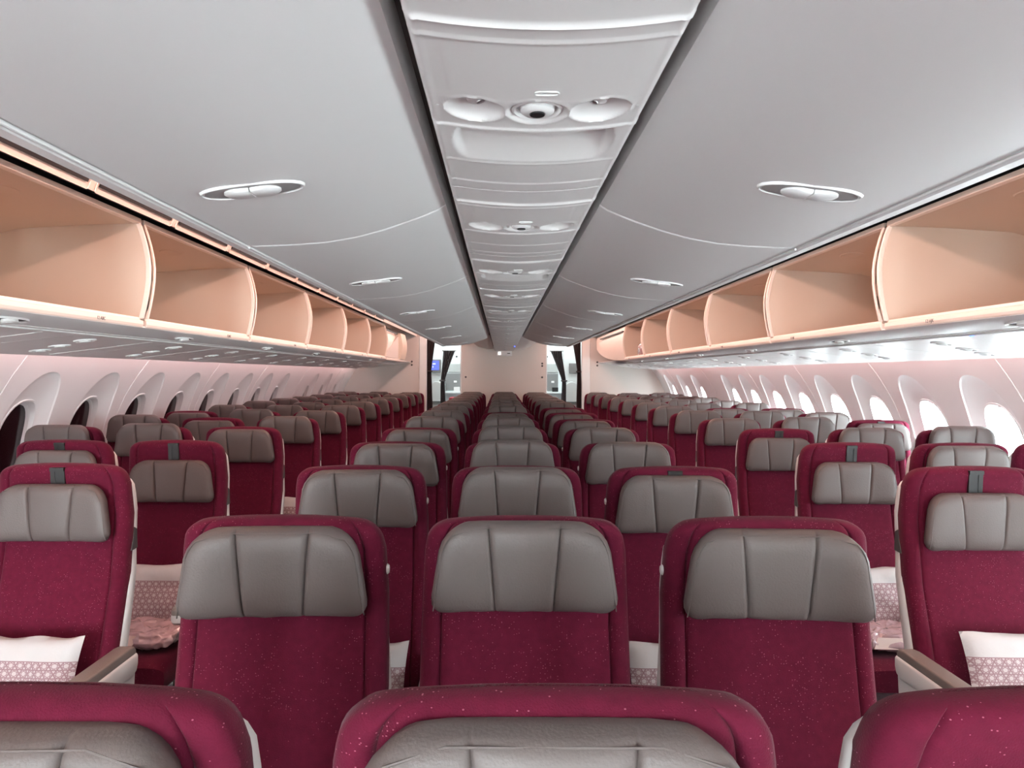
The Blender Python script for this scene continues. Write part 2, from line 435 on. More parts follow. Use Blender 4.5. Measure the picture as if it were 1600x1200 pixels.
# recessed vault behind the last centre bins
for sg, n in ((-1, 26), (1, 27)):
    mb = MB(); mb.sheet([(sg*0.175, 1.868), (sg*0.28, 1.862), (sg*0.42, 1.90), (sg*0.55, 1.99), (sg*0.66, 2.12), (sg*0.70, 2.3)], 7.72, YB, 0.01*sg)
    struct(mb.build('trim_%d' % n, M_BIN))

# ================================================================== CENTRE SERVICE PANELS
def psu_z(x): return 1.835 - 0.0135*(1-(x/0.157)**2)
def psu_mesh(scoop):
    L = 0.787; nx, ny = 79, 197
    yl = 0.360      # lights row inside the panel (panel starts at y=0)
    def ridge(t, w, h): return -h*math.exp(-(t/w)**2)
    vs = []
    for j in range(ny+1):
        y = L*j/ny
        for i in range(nx+1):
            x = -0.157 + 0.314*i/nx; z = psu_z(x)
            for yy, w, h in ((0.112, 0.004, 0.004), (0.150, 0.003, 0.0025), (0.322, 0.002, 0.0012), (0.005, 0.004, 0.002), (yl+0.072, 0.004, 0.0035), (0.605, 0.003, 0.0022), (0.735, 0.003, 0.0022)):
                z += ridge(y-yy, w, h)
            # edge rolls
            e = 0.157-abs(x)
            if e < 0.006: z += 0.008*(1-e/0.006)**2
            elif e < 0.012: z -= 0.0012
            # the three round recesses
            for cx in (-0.089, 0.0, 0.089):
                dx, dy = x-cx, y-yl; r = math.hypot(dx, dy)/0.0425
                if r < 1: 
                    z += 0.017*(1-r**2)**0.8 if cx else 0.010*(1-r**4)
                elif r < 1.12: z -= 0.0018*math.sin((r-1)/0.12*PI)
            if scoop and abs(x) < 0.135 and yl+0.080 < y < yl+0.230:
                u = (y-(yl+0.080))/0.150; lim = 0.118 + 0.012*math.sin(u*PI)
                if abs(x) < lim: z += 0.030*(1-u)**0.9*min(1, (lim-abs(x))/0.012)*min(1, u/0.04)
            # mask door outline
            for xx in (-0.118, 0.118):
                if 0.165 < y < 0.305: z += ridge(x-xx, 0.0016, 0.0010)
            vs.append((x, y, z))
    fs = [(j*(nx+1)+i, j*(nx+1)+i+1, (j+1)*(nx+1)+i+1, (j+1)*(nx+1)+i) for j in range(ny) for i in range(nx)]
    mb = MB(); mb.add(vs, fs)
    # side returns and back
    for sx in (-1, 1): mb.box(sx*0.1565-0.001, 0, 1.842, sx*0.1565+0.001, L, 1.90)
    return mb.mesh('panel', M_PSU, ang=60)
PM = [psu_mesh(False), psu_mesh(True)]
def psu_unit(sc):
    o = empty('overhead_service_unit', (0, 0, 0)); ob('panel', PM[sc], o)
    yl = 0.360
    a = MB(); M = Matrix.Translation((0, yl, 1.829)) 
    a.lathe([(0.037, 0.004), (0.0365, -0.004), (0.033, -0.006), (0.030, -0.003), (0.0285, 0.004)], M, 32); a.build('nozzle_ring', M_TRIM, o)
    a = MB(); a.lathe([(0.026, 0.006), (0.024, -0.006), (0.019, -0.0095), (0.012, -0.010), (0.0085, -0.004)], M, 28); nz = a.build('air_nozzle', M_TRIM, o)
    a = MB(); a.lathe([(0.0105, -0.0095), (0.0105, -0.0115), (0.0, -0.012)], M, 16); a.build('nozzle_opening', M_DARK, nz)
    for sx in (-1, 1):
        a = MB(); M2 = Matrix.Translation((sx*0.084, yl+0.004, 1.848)) @ Matrix.Rotation(sx*0.35, 4, 'Y')
        a.lathe([(0.0, -0.010), (0.010, -0.009), (0.017, -0.004), (0.019, 0.004)], M2, 20); rl = a.build('reading_light', M_TRIM, o)
        a = MB(); a.lathe([(0.0, -0.0125), (0.006, -0.011), (0.007, -0.008)], M2, 14); a.build('light_lens', M_STEEL, rl)
    a = MB(); pts = []
    for j in range(24):
        th = 2*PI*j/24; x = 0.010*(1 if math.cos(th) > 0 else -1)+0.006*math.cos(th); pts.append((x+0.009, 0.290+0.006*math.sin(th), 1.8205))
    a.tube(pts, 0.0011, 6, True); a.build('release_tab', M_TRIM, o)
    a = MB()
    for sx in (-1, 1): a.lathe([(0, -0.007), (0.004, -0.006), (0.005, 0)], Matrix.Translation((sx*0.143, yl, 1.838)), 10)
    a.build('screw_cap', M_TRIM, o)
    return o
PU = [psu_unit(0), psu_unit(1)]
for i in range(-2, 14):
    sc = 1 if i % 2 == 0 else 0
    y = 0.645 + 0.793*i
    if i < -1: continue
    c = copy_tree(PU[sc]); c.location = (0, y, 0); c.scale.y = 0.793/0.787
    tag(c, ('white ceiling service panel %s, %snearest the camera' % ('with a hollow grip behind its lights' if sc else 'with plain bands behind its lights', ORD[i])) if i >= 0 else 'white ceiling service panel directly above the camera', 'service panel', 'service panels down the centre of the ceiling')
for u in PU: drop_tree(u)
o = empty('emergency_light', (0, 11.2, 1.78))
mb = MB(); mb.box(-0.12, -0.05, -0.042, 0.12, 0.05, 0.042); bev(mb.build('housing', M_TRIM, o, smooth=False), 0.01, 3)
mb = MB(); mb.box(-0.10, -0.054, -0.022, -0.055, -0.049, 0.022); mb.build('lens', M_LENS, o, smooth=False)
mb = MB(); mb.box(0.045, -0.054, -0.006, 0.09, -0.049, 0.006); mb.build('sensor_slot', M_DARK, o, smooth=False)
mb = MB(); mb.box(-0.04, -0.03, 0.042, 0.04, 0.03, 0.09); mb.build('bracket', M_TRIM, o, smooth=False)
tag(o, 'small white box with a lit square lens at the far end of the ceiling strip', 'emergency light')
mb = MB(); mb.lathe([(0, -0.01), (0.008, -0.008), (0.010, 0)], Matrix.Translation((0.13, 9.6, 1.832)), 12)
tag(mb.build('indicator_light', M_BLUE), 'tiny blue indicator light at the far end of the ceiling strip', 'light')

# ================================================================== SIDE BINS
FC = [(1.496, 2.054), (1.480, 2.01), (1.466, 1.96), (1.456, 1.91), (1.452, 1.87), (1.453, 1.82), (1.459, 1.77), (1.468, 1.72), (1.480, 1.668)]
def side_bin(sg, L=1.165, liner=M_BEIGE):
    o = empty('overhead_bin')
    X = lambda pr: [(sg*x, z) for x, z in pr]
    # liner: floor, back, ceiling as one sheet, plus both end walls
    mb = MB()
    inner = [(1.488, 1.665), (1.56, 1.655), (2.10, 1.655), (2.17, 1.68), (2.20, 1.74), (2.21, 1.84), (2.18, 1.93), (2.10, 1.99), (1.98, 2.022), (1.72, 2.038), (1.500, 2.046)]
    mb.sheet(X(inner), 0.004, L-0.004, 0.008*sg*-1)
    for y0 in (0.0, L-0.010):
        mb.prism(X(inner[:-1] + [FC[0]] + FC[1:-1]), y0, y0+0.010)
    mb.build('bin_liner', liner, o, ang=35)
    # rim round the opening
    fr = MB()
    for y0 in (0.0, L):
        rings = []
        for i, (x, z) in enumerate(FC):
            yy = y0 + (0.006 if y0 == 0 else -0.006)
            rings.append([(sg*(x-0.006), yy-0.006, z), (sg*(x-0.006), yy+0.006, z), (sg*(x+0.012), yy+0.006, z), (sg*(x+0.012), yy-0.006, z)])
        fr.loft(rings)
    fr.prism(X([(1.488, 2.066), (1.486, 2.046), (1.505, 2.042), (1.510, 2.066)]), 0, L)
    bev(fr.build('bin_frame', M_FRAME, o, smooth=False), 0.002, 2)
    lp = MB(); lp.prism(X([(1.478, 1.660), (1.476, 1.645), (1.480, 1.634), (1.490, 1.630), (1.53, 1.630), (1.53, 1.652), (1.487, 1.660)]), 0.0, L)
    lip = bev(lp.build('bin_lip', M_FRAME, o, smooth=False), 0.003, 2)
    ip = MB(); ip.prism(X([(1.487, 1.662), (1.490, 1.672), (1.506, 1.668), (1.506, 1.658)]), 0.01, L-0.01); ip.build('sill', M_FRAME, o)
    un = MB(); un.sheet(X([(1.482, 1.632), (1.50, 1.623), (1.60, 1.604), (1.625, 1.602)]), 0, L+0.025, 0.006*sg); un.build('underside', M_BIN, o)
    lt = empty('latch', (sg*1.545, L*0.42, 1.612)); lt.parent = o; lt.rotation_euler = (0, sg*0.19, 0)
    r = MB(); ov = lambda a, b, h: [(a*math.cos(2*PI*j/32), b*math.sin(2*PI*j/32), h) for j in range(32)]
    r.loft([ov(0.026, 0.085, 0.002), ov(0.025, 0.083, -0.004), ov(0.021, 0.075, -0.003), ov(0.019, 0.070, 0.001)], caps=False); r.build('latch_rim', M_TRIM, lt)
    d = MB(); d.loft([ov(0.020, 0.072, -0.0005), ov(0.01, 0.03, 0.0)]); d.build('latch_dish', M_DGREY, lt)
    p = MB(); p.loft([ov(0.018, 0.030, 0.002), ov(0.018, 0.030, -0.008), ov(0.013, 0.024, -0.012)]); p.build('latch_paddle', M_TRIM, lt)
    # ceiling lamp recess inside
    q = MB(); q.loft([ov(0.05, 0.075, 0.0), ov(0.045, 0.070, -0.003), ov(0.04, 0.06, -0.001)], caps=True)
    qq = q.build('ceiling_recess', M_BEIGE, o); qq.location = (sg*1.66, L*0.52, 2.040); qq.rotation_euler = (0, sg*0.045, 0)
    # filler strip between neighbouring bins
    ff = MB()
    rings = [[(sg*(x+0.010), L, z), (sg*(x+0.010), L+0.025, z), (sg*(x+0.02), L+0.025, z), (sg*(x+0.02), L, z)] for x, z in FC]
    ff.loft(rings); ff.build('filler_strip', M_BEIGE, o)
    return o
def text_mesh(txt, size):
    cu = bpy.data.curves.new('t', 'FONT'); cu.body = txt; cu.size = size; cu.extrude = 0.0003; cu.align_x = 'CENTER'; cu.align_y = 'CENTER'
    t = bpy.data.objects.new('t', cu); C.objects.link(t)
    dg = bpy.context.evaluated_depsgraph_get(); me = bpy.data.meshes.new_from_object(t.evaluated_get(dg))
    me.materials.clear(); me.materials.append(M_INK); bpy.data.objects.remove(t); return me
BY0 = 2.86
for sg, nm in ((-1, 'left'), (1, 'right')):
    proto = side_bin(sg); k = 0
    tm = text_mesh('12 ABC' if sg < 0 else '12 HJK', 0.017)
    for i in range(-3, 5):
        y = BY0 + 1.19*i
        o = proto if i == -3 else copy_tree(proto)
        o.location = (0, y, 0)
        if i >= -1:
            r = ob('row_marking', tm, o); r.location = (sg*1.4745, 0.86, 1.6455)
            r.rotation_euler = (PI/2, 0, -sg*PI/2)
        if i >= -1:
            lab = 'open beige overhead bin on the %s side, %snearest the camera' % (nm, ORD[i+1])
            if i == 4: lab = 'last open overhead bin of the %s row%s' % (nm, ', holding a plastic bag' if sg > 0 else ', before the pink end compartment')
        else: lab = 'open beige overhead bin on the %s side, beside the camera' % nm
        tag(o, lab, 'overhead bin', 'open overhead bins on the %s side' % nm)

# side service panels under the bins
def side_psu(sg):
    o = empty('side_service_unit'); L = 0.785
    p = MB(); pr = [(1.60, 1.602), (1.625, 1.5985), (1.64, 1.5975), (1.90, 1.566), (2.17, 1.534), (2.20, 1.531), (2.205, 1.540)]
    p.sheet([(sg*x, z) for x, z in pr], 0.002, L, 0.006*sg); p.build('panel', M_PSU, o)
    b = MB(); b.tube([(sg*1.622, 0.0, 1.5975), (sg*1.622, L, 1.5975)], 0.004, 8); b.build('edge_bead', M_TRIM, o)
    sl = math.atan2(0.064, 0.53)
    for q, (x, y) in enumerate(((1.75, 0.22), (1.91, 0.31), (2.05, 0.40))):
        z = 1.5975 - (x-1.64)*0.1195
        f = MB(); M = Matrix.Translation((sg*x, y, z)) @ Matrix.Rotation(sg*sl, 4, 'Y')
        f.lathe([(0.042, 0.001), (0.041, -0.005), (0.036, -0.006), (0.030, 0.0), (0.0, 0.0005)], M, 24)
        rl = f.build('reading_light', M_TRIM, o)
        g = MB(); g.lathe([(0.022, 0.0), (0.020, -0.008), (0.012, -0.011), (0, -0.012)], M, 16); g.build('light_head', M_SHELL, rl)
    for y in (0.60,):
        s_ = MB(); s_.tube([(sg*1.66, y, 1.5945), (sg*2.15, y+0.02, 1.5355)], 0.0014, 6); s_.build('panel_seam', M_TRIM, o)
    return o
for sg, nm in ((-1, 'left'), (1, 'right')):
    proto = side_psu(sg)
    for i in range(-2, 12):
        o = proto if i == -2 else copy_tree(proto)
        o.location = (0, 0.32+0.787*(i+1), 0)
        tag(o, ('white light panel under the %s bins, %snearest the camera' % (nm, ORD[i-1])) if i >= 1 else 'white light panel under the %s bins beside the camera' % nm, 'service panel', 'service panels under the %s bins' % nm)
mb = MB(); mb.lathe([(0, -0.006), (0.006, -0.005), (0.008, 0)], Matrix.Translation((1.632, 2.54, 1.596)), 12)
tag(mb.build('indicator_light', M_BLUE), 'tiny blue indicator light under the right overhead bins', 'light')

# closures at the aft end of the bin rows
o = empty('end_compartment', (0, 8.83, 0))
mb = MB(); mb.sheet([(-1.535, 1.665), (-1.505, 1.74), (-1.50, 1.84), (-1.52, 1.95), (-1.56, 2.04)], 0.0, 1.63, 0.008); mb.build('closure_panel', M_FRAME, o)
mb = MB(); rings = []
for i in range(9):
    t = i/8; z = 1.66+0.36*t
    x = -(1.46-0.03*math.sin(t*PI)); rings.append([(x, 1.10, z), (x, 1.58, z), (x-0.10, 1.58, z), (x-0.10, 1.10, z)])
mb.loft(rings); mb.build('curved_end_cap', M_BEIGE, o)
mb = MB(); mb.box(-1.56, 0, 1.628, -1.475, 1.63, 1.660); bev(mb.build('bottom_rail', M_FRAME, o, smooth=False), 0.004)
mb = MB(); mb.box(-1.504, 0.05, 2.0, -1.497, 1.5, 2.012); mb.build('panel_gap', M_DARK, o, smooth=False)
mb = MB(); mb.add([(-1.497, 0.0, 1.67), (-1.492, 0.25, 1.76), (-1.488, 1.10, 1.98), (-1.488, 1.10, 1.665), (-1.54, 0.0, 1.67), (-1.54, 0.25, 1.76), (-1.54, 1.10, 1.98), (-1.54, 1.10, 1.665)],
                  [(0, 3, 2, 1), (4, 5, 6, 7), (0, 1, 5, 4), (1, 2, 6, 5), (2, 3, 7, 6), (3, 0, 4, 7)]); mb.build('gusset_panel', M_BULK, o, smooth=False)
tag(o, 'pink lit end compartment with curved cap after the last left bin', 'end panel')
o = empty('end_fairing', (0, 8.83, 0))
mb = MB(); rings = []
for i in range(15):
    t = i/14; y = 2.74*t
    # lower edge sweeps up in a curve towards the bulkhead
    zb = 1.635 + 0.36*(1-math.sqrt(max(0, 1-t**2.2)))*1.0
    pr = []
    for j in range(9):
        u = j/8; z = zb + (2.05-zb)*u; pr.append((1.49-0.028*math.sin((z-1.635)/0.42*PI)+0.02*t, y, z))
    rings.append(pr + [(p[0]+0.03, p[1], p[2]) for p in pr[::-1]])
mb.loft(rings); mb.build('fairing_panel', M_FRAME, o)
mb = MB(); mb.box(1.452, 0.02, 1.985, 1.476, 2.0, 1.997); mb.build('panel_gap', M_DARK, o, smooth=False)
tag(o, 'pink lit curved fairing closing the right bin row at the bulkhead', 'end panel')
# underside behind the fairing / compartment
for sg, n in ((-1, 28), (1, 29)):
    mb = MB(); mb.sheet([(sg*1.53, 1.64), (sg*1.8, 1.60), (sg*2.2, 1.55)], 9.8, YB, 0.01*sg); struct(mb.build('trim_%d' % n, M_BIN))
# bag in the last right bin
def crumple(name, sx, sy, sz, m, seed, amp=0.012, parent=None, n=14):
    rnd = random.Random(seed); mb = MB(); 
    from mathutils import noise
    rings = []
    for i in range(n+1):
        v = -PI/2 + PI*i/n; R = []
        for j in range(2*n):
            u = 2*PI*j/(2*n)
            c = math.cos(v); p = Vector((math.copysign(abs(math.cos(u))**0.45, math.cos(u))*max(c, 0)**0.45, math.copysign(abs(math.sin(u))**0.45, math.sin(u))*max(c, 0)**0.45, math.copysign(abs(math.sin(v))**0.8, math.sin(v))))
            q = Vector((p.x*sx, p.y*sy, p.z*sz)); d = (0.5-abs(noise.noise(q*16+Vector((seed, 0, 0))))*2.2)*amp + (0.5-abs(noise.noise(q*38+Vector((seed, 3, 0))))*2)*amp*0.7
            q += Vector((p.x, p.y, p.z)).normalized()*d if p.length > 0 else Vector()
            R.append(tuple(q))
        rings.append(R)
    mb.loft(rings, caps=False)
    return mb.mesh(name, m, ang=35)
bag = ob('plastic_bag', crumple('plastic_bag', 0.13, 0.17, 0.085, M_BAG, 5, 0.03)); bag.location = (1.66, 8.12, 1.745)
tag(bag, 'crumpled pale plastic bag inside the last bin on the right', 'bag')

# ================================================================== AFT BULKHEADS AND GALLEY
def panelbox(name, m, *b):
    mb = MB(); mb.box(*b); return struct(bev(mb.build(name, m, smooth=False), 0.006))
panelbox('wall_aft_left', M_BULK, -2.66, YB, 0, -1.385, YB+0.06, 2.5)
panelbox('wall_aft_right', M_BULK, 1.40, YB, 0, 2.66, YB+0.06, 2.5)
panelbox('wall_aft_centre', M_BULK, -0.69, YB, 0, 0.675, YB+0.7, 2.6)
panelbox('trim_30', M_TRIM, -1.385, YB-0.01, 0, -1.27, YB+0.10, 2.5)
panelbox('trim_31', M_TRIM, 1.27, YB-0.01, 0, 1.40, YB+0.10, 2.5)
panelbox('trim_32', M_TRIM, -0.715, YB+0.0, 0, -0.69, YB+0.7, 2.6)
panelbox('trim_33', M_TRIM, 0.675, YB+0.0, 0, 0.70, YB+0.7, 2.6)
for k, (x, z) in enumerate(((-1.51, 1.655), (-1.51, 1.60), (-0.628, 1.405), (0.62, 1.63), (0.62, 1.59), (0.62, 1.405), (1.52, 1.655), (1.52, 1.60))):
    mb = MB(); M = Matrix.Translation((x, YB, z)) @ Matrix.Rotation(PI/2, 4, 'X')
    mb.lathe([(0, 0.012), (0.010, 0.011), (0.013, 0.004), (0.016, 0.0)], M, 14)
    side = ('left' if x < -1 else 'right' if x > 1 else 'centre')
    hi = {0: 'upper', 1: 'lower', 2: 'single left', 3: 'upper right', 4: 'middle right', 5: 'lowest right', 6: 'upper', 7: 'lower'}[k]
    tag(mb.build('wall_stud', M_DGREY), '%s small grey stud on the %s aft bulkhead' % (hi, side), 'stud', 'studs on the aft bulkheads')
for sg, nm in ((-1, 'left'), (1, 'right')):
    s = sg
    # near galley wall with the attendant station
    panelbox('wall_galley_%s' % nm, M_GAL, *( (-2.6, 13.1, 0, -1.13, 13.2, 2.6) if s < 0 else (1.10, 13.1, 0, 2.6, 13.2, 2.6)))
    panelbox('wall_galley_side_%s' % nm, M_GAL, *((-2.66, YB+0.06, 0, -2.6, 15.2, 2.6) if s < 0 else (2.6, YB+0.06, 0, 2.66, 15.2, 2.6)))
panelbox('wall_galley_back', M_GAL, -2.66, 15.2, 0, 2.66, 15.3, 2.7)
o = empty('wall_screen', (-1.29, 13.08, 1.60))
mb = MB(); mb.box(-0.15, -0.03, -0.12, 0.13, 0.02, 0.12); bev(mb.build('screen_frame', M_GALG, o, smooth=False), 0.008)
mb = MB(); mb.box(-0.13, -0.034, -0.075, 0.10, -0.029, 0.098); mb.build('display', M_SCREEN, o, smooth=False)
mb = MB(); mb.box(-0.02, -0.036, 0.03, 0.035, -0.034, 0.05); mb.box(-0.02, -0.036, -0.03, -0.005, -0.034, 0.0); mb.build('display_text', M_SCRW, o, smooth=False)
tag(o, 'blue lit screen in a grey frame on the left galley wall', 'screen')
mb = MB(); mb.box(1.20, 13.06, 1.47, 1.36, 13.10, 1.66)
tag(bev(mb.build('wall_panel', M_GALG, smooth=False), 0.01), 'grey framed panel on the right galley wall', 'panel')
for s, nm, bx in ((-1, 'left', -1.23), (1, 'right', 1.24)):
    o = empty('attendant_seat', (bx, 12.98, 0))
    mb = MB(); rings = []
    for i in range(13):
        t = i/12; z = 0.95+0.37*t; w = 0.13*(1 if t < 0.7 else math.sqrt(max(0.02, 1-((t-0.7)/0.3)**2))*0.9+0.1*(1-t))
        rings.append([(-w, -0.05, z), (w, -0.05, z), (w, 0.1, z), (-w, 0.1, z)])
    mb.loft(rings); bev(mb.build('backrest', M_GAL, o), 0.01)
    mb = MB(); mb.box(-0.17, -0.06, 0.90, 0.17, 0.1, 0.93); mb.build('seat_edge', M_GALG, o, smooth=False)
    mb = MB(); mb.box(-0.15, -0.03, 0.25, 0.15, 0.1, 0.90); bev(mb.build('seat_box', M_GAL, o, smooth=False), 0.01)
    tag(o, 'folded white attendant seat on the %s galley wall' % nm, 'attendant seat')
    # galley unit behind
    o = empty('galley_unit', (s*1.0, 14.6, 0))
    mb = MB(); mb.box(-0.35, 0, 0, 0.35, 0.58, 2.3); bev(mb.build('cabinet_body', M_GAL, o, smooth=False), 0.01)
    mb = MB(); mb.box(-0.34, -0.02, 1.12, 0.12, 0.0, 1.47); bev(mb.build('oven', M_GALG, o, smooth=False), 0.01)
    mb = MB(); mb.box(-0.34, -0.02, 1.49, 0.12, 0.0, 1.67); bev(mb.build('control_panel', mat('galley_mid_grey', (0.42, 0.44, 0.43), 0.4), o, smooth=False), 0.01)
    mb = MB(); mb.box(-0.02, -0.03, 1.28, 0.04, -0.015, 1.32); mb.build('oven_handle', M_TRIM, o, smooth=False)
    for q in range(4):
        mb = MB(); mb.box(-0.26+q*0.14, -0.02, 1.80, -0.23+q*0.14, -0.002, 1.83); mb.build('latch', M_DGREY, o, smooth=False)
    mb = MB(); mb.box(-0.36, -0.20, 1.06, 0.36, 0.0, 1.10); bev(mb.build('counter', M_GAL, o, smooth=False), 0.008)
    if s < 0:
        mb = MB(); mb.box(0.13, -0.03, 1.06, 0.15, 0.0, 1.70); mb.build('dark_post', M_DARK, o, smooth=False)
        mb = MB(); mb.box(0.16, -0.04, 1.56, 0.25, 0.0, 1.70); dsp = bev(mb.build('display', M_DARK, o, smooth=False), 0.005)
        mb = MB(); mb.lathe([(0, 0.002), (0.022, 0.0)], Matrix.Translation((0.205, -0.042, 1.64)) @ Matrix.Rotation(PI/2, 4, 'X'), 14); mb.build('blue_light', emit('display_blue', (0.1, 0.4, 1), 2), dsp)
    tag(o, 'white and grey galley unit seen through the %s doorway' % nm, 'galley')
    # things on the galley counter
    z = 1.10
    cup = MB(); cup.lathe([(0, 0.0), (0.04, 0.0), (0.045, 0.16), (0.04, 0.165), (0, 0.165)], None, 16)
    c = cup.build('coffee_pot', M_STEEL); c.location = (s*1.0-0.22, 14.50, z); tag(c, 'steel pot on the %s galley counter' % nm, 'pot')
    b = MB(); b.box(-0.06, -0.05, 0, 0.06, 0.05, 0.09); b = bev(b.build('storage_box', M_DARK if s > 0 else M_TRIM, smooth=False), 0.005); b.location = (s*1.0+0.05, 14.46, z)
    tag(b, '%s box on the %s galley counter' % ('black' if s > 0 else 'white', nm), 'box')
    t = MB(); t.box(-0.10, -0.3, 0, 0.10, 0.3, 1.0); t = bev(t.build('service_trolley', M_RED, smooth=False), 0.01); t.location = (s*0.95, 13.9, 0)
    tag(t, 'dark red trolley standing behind the %s doorway' % nm, 'trolley')

def curtain(name, label, m, top, tie, bot, y, wt, wti, wb, zt, zti, zb, group=None):
    mb = MB(); n = 49; rings = []
    for i in range(25):
        z = zt + (zb-zt)*i/24
        if z > zti: t = (zt-z)/(zt-zti); c = top+(tie-top)*t; w = wt+(wti-wt)*t**0.8
        else: t = (zti-z)/(zti-zb); c = tie+(bot-tie)*t; w = wti+(wb-wti)*min(1, t*1.5)**0.7
        F = [(c - w/2 + w*j/(n-1), y + 0.022*math.sin(j/(n-1)*2*PI*5+0.4), z) for j in range(n)]
        rings.append(F + [(p[0], p[1]+0.006, p[2]) for p in F[::-1]])
    mb.loft(rings)
    o = empty(name, (0, 0, 0)); mb.build('curtain_cloth', m, o, ang=60)
    t = MB(); t.tube([(tie+math.cos(a)*(wti/2+0.012), y+math.sin(a)*0.036, zti+0.004*math.sin(a)) for a in [2*PI*k/20 for k in range(20)]], 0.012, 8, True)
    t.build('tie_band', m, o)
    r = MB(); r.tube([(top-wt/2-0.02, y, zt+0.005), (top+wt/2+0.02, y, zt+0.005)], 0.010, 8); r.build('curtain_rail', M_STEEL, o)
    tag(o, label, 'curtain', group)
curtain('curtain', 'dark brown curtain tied back at the outer side of the left doorway', M_CURT, -1.215, -1.245, -1.225, 11.78, 0.15, 0.07, 0.12, 2.02, 1.50, 0.0)
curtain('curtain', 'grey curtain tied back further behind the left doorway', M_CURTG, -0.965, -1.08, -1.05, 12.5, 0.21, 0.07, 0.11, 1.86, 1.34, 0.0)
curtain('curtain', 'dark brown curtain tied back at the outer side of the right doorway', M_CURT, 1.20, 1.245, 1.24, 11.78, 0.14, 0.06, 0.10, 2.0, 1.50, 0.0)
curtain('curtain', 'grey curtain tied back further behind the right doorway', M_CURTG, 0.92, 1.06, 1.03, 12.5, 0.20, 0.07, 0.10, 1.86, 1.34, 0.0)

# ================================================================== SEATS
ZT = 1.165
YCT = [(0.40, -0.115), (0.6, -0.055), (0.8, 0.0), (1.0, 0.028), (1.10, 0.018), (1.165, 0.0)]
TT = [(0.40, 0.060), (0.8, 0.052), (1.0, 0.046), (1.165, 0.040)]
def ycen(z): return lerp(YCT, z)
HWT = [(0.40, 0.213), (0.80, 0.213), (1.0, 0.209), (1.10, 0.204), (1.165, 0.191)]
def backrest_mesh():
    mb = MB(); rings = []
    zs = [0.40+0.05*i for i in range(15)] + [1.12, 1.13, 1.14, 1.147, 1.153, 1.158, 1.162, 1.1643, 1.165]
    xs = [-1, -0.992, -0.975, -0.95, -0.91, -0.86, -0.83, -0.812, -0.80, -0.788, -0.77, -0.72, -0.6, -0.4, -0.2, 0]
    xs = xs + [-x for x in xs[-2::-1]]
    for z in zs:
        dz = ZT - z; w = lerp(HWT, z); t = lerp(TT, z)
        r = 0.042
        if dz < r: w = w - r + math.sqrt(max(0, r*r-(r-dz)**2))
        r2 = 0.030; ts = 1
        if dz < r2: ts = max(0.05, math.sqrt(max(0, 1-(1-dz/r2)**2)))
        yc = ycen(z); F = []
        for u in xs:
            ax = abs(u); e = (1-ax**5)**(1/5) if ax < 1 else 0
            y = -t*ts*e
            g = 0.007*math.exp(-((ax-0.80)/0.012)**2)*(1 if dz > 0.02 else dz/0.02)
            bol = -0.008*math.exp(-((ax-0.90)/0.06)**2)*min(1, dz/0.15)
            F.append((u*w, yc + y + g + bol, z - 0.007*ax**2.5*max(0, 1-dz/0.12)))
        B = [(u*w, yc + t*0.55*ts*((1-abs(u)**6)**(1/6) if abs(u) < 1 else 0), z - 0.007*abs(u)**2.5*max(0, 1-dz/0.12)) for u in (0.96, 0.8, 0.4, 0, -0.4, -0.8, -0.96)]
        rings.append(F+B)
    mb.loft(rings)
    return mb.mesh('backrest', M_FAB, ang=50)
def shell_mesh():
    mb = MB(); rings = []
    for z in [0.36+0.05*i for i in range(15)] + [1.09, 1.105, 1.12, 1.128, 1.130]:
        dz = 1.130-z; w = lerp(HWT, z)+lerp([(0.80, 0.0035), (0.92, -0.003)], z); r = 0.055
        if dz < r: w = w-r+math.sqrt(max(0, r*r-(r-dz)**2))
        yc = ycen(z); t = 0.042 if z > 0.75 else 0.042+(0.75-z)*0.07
        R = []
        for k in range(20):
            a = 2*PI*k/20; c, s_ = math.cos(a), math.sin(a)
            R.append((w*math.copysign(abs(c)**0.35, c), yc+0.012+(t if s_ > 0 else lerp([(0.40, 0.040), (0.60, 0.042), (0.80, 0.036), (0.92, 0.008)], z))*math.copysign(abs(s_)**0.5, s_), z))
        rings.append(R)
    mb.loft(rings)
    return mb.mesh('back_shell', M_SHELL, ang=50)
def side_patch_mesh():
    # dark hinge inset low on each side of the shell
    mb = MB()
    for s in (1,):
        y0 = ycen(0.90)
        mb.loft([[(0.200, y0+0.015, 0.955), (0.198, y0+0.036, 0.945), (0.2065, y0+0.036, 0.945), (0.2100, y0+0.015, 0.955)],
                 [(0.200, y0-0.012, 0.885), (0.198, y0+0.036, 0.885), (0.2085, y0+0.036, 0.885), (0.2145, y0-0.012, 0.885)]])
    return mb.mesh('side_inset', M_DGREY, smooth=False)
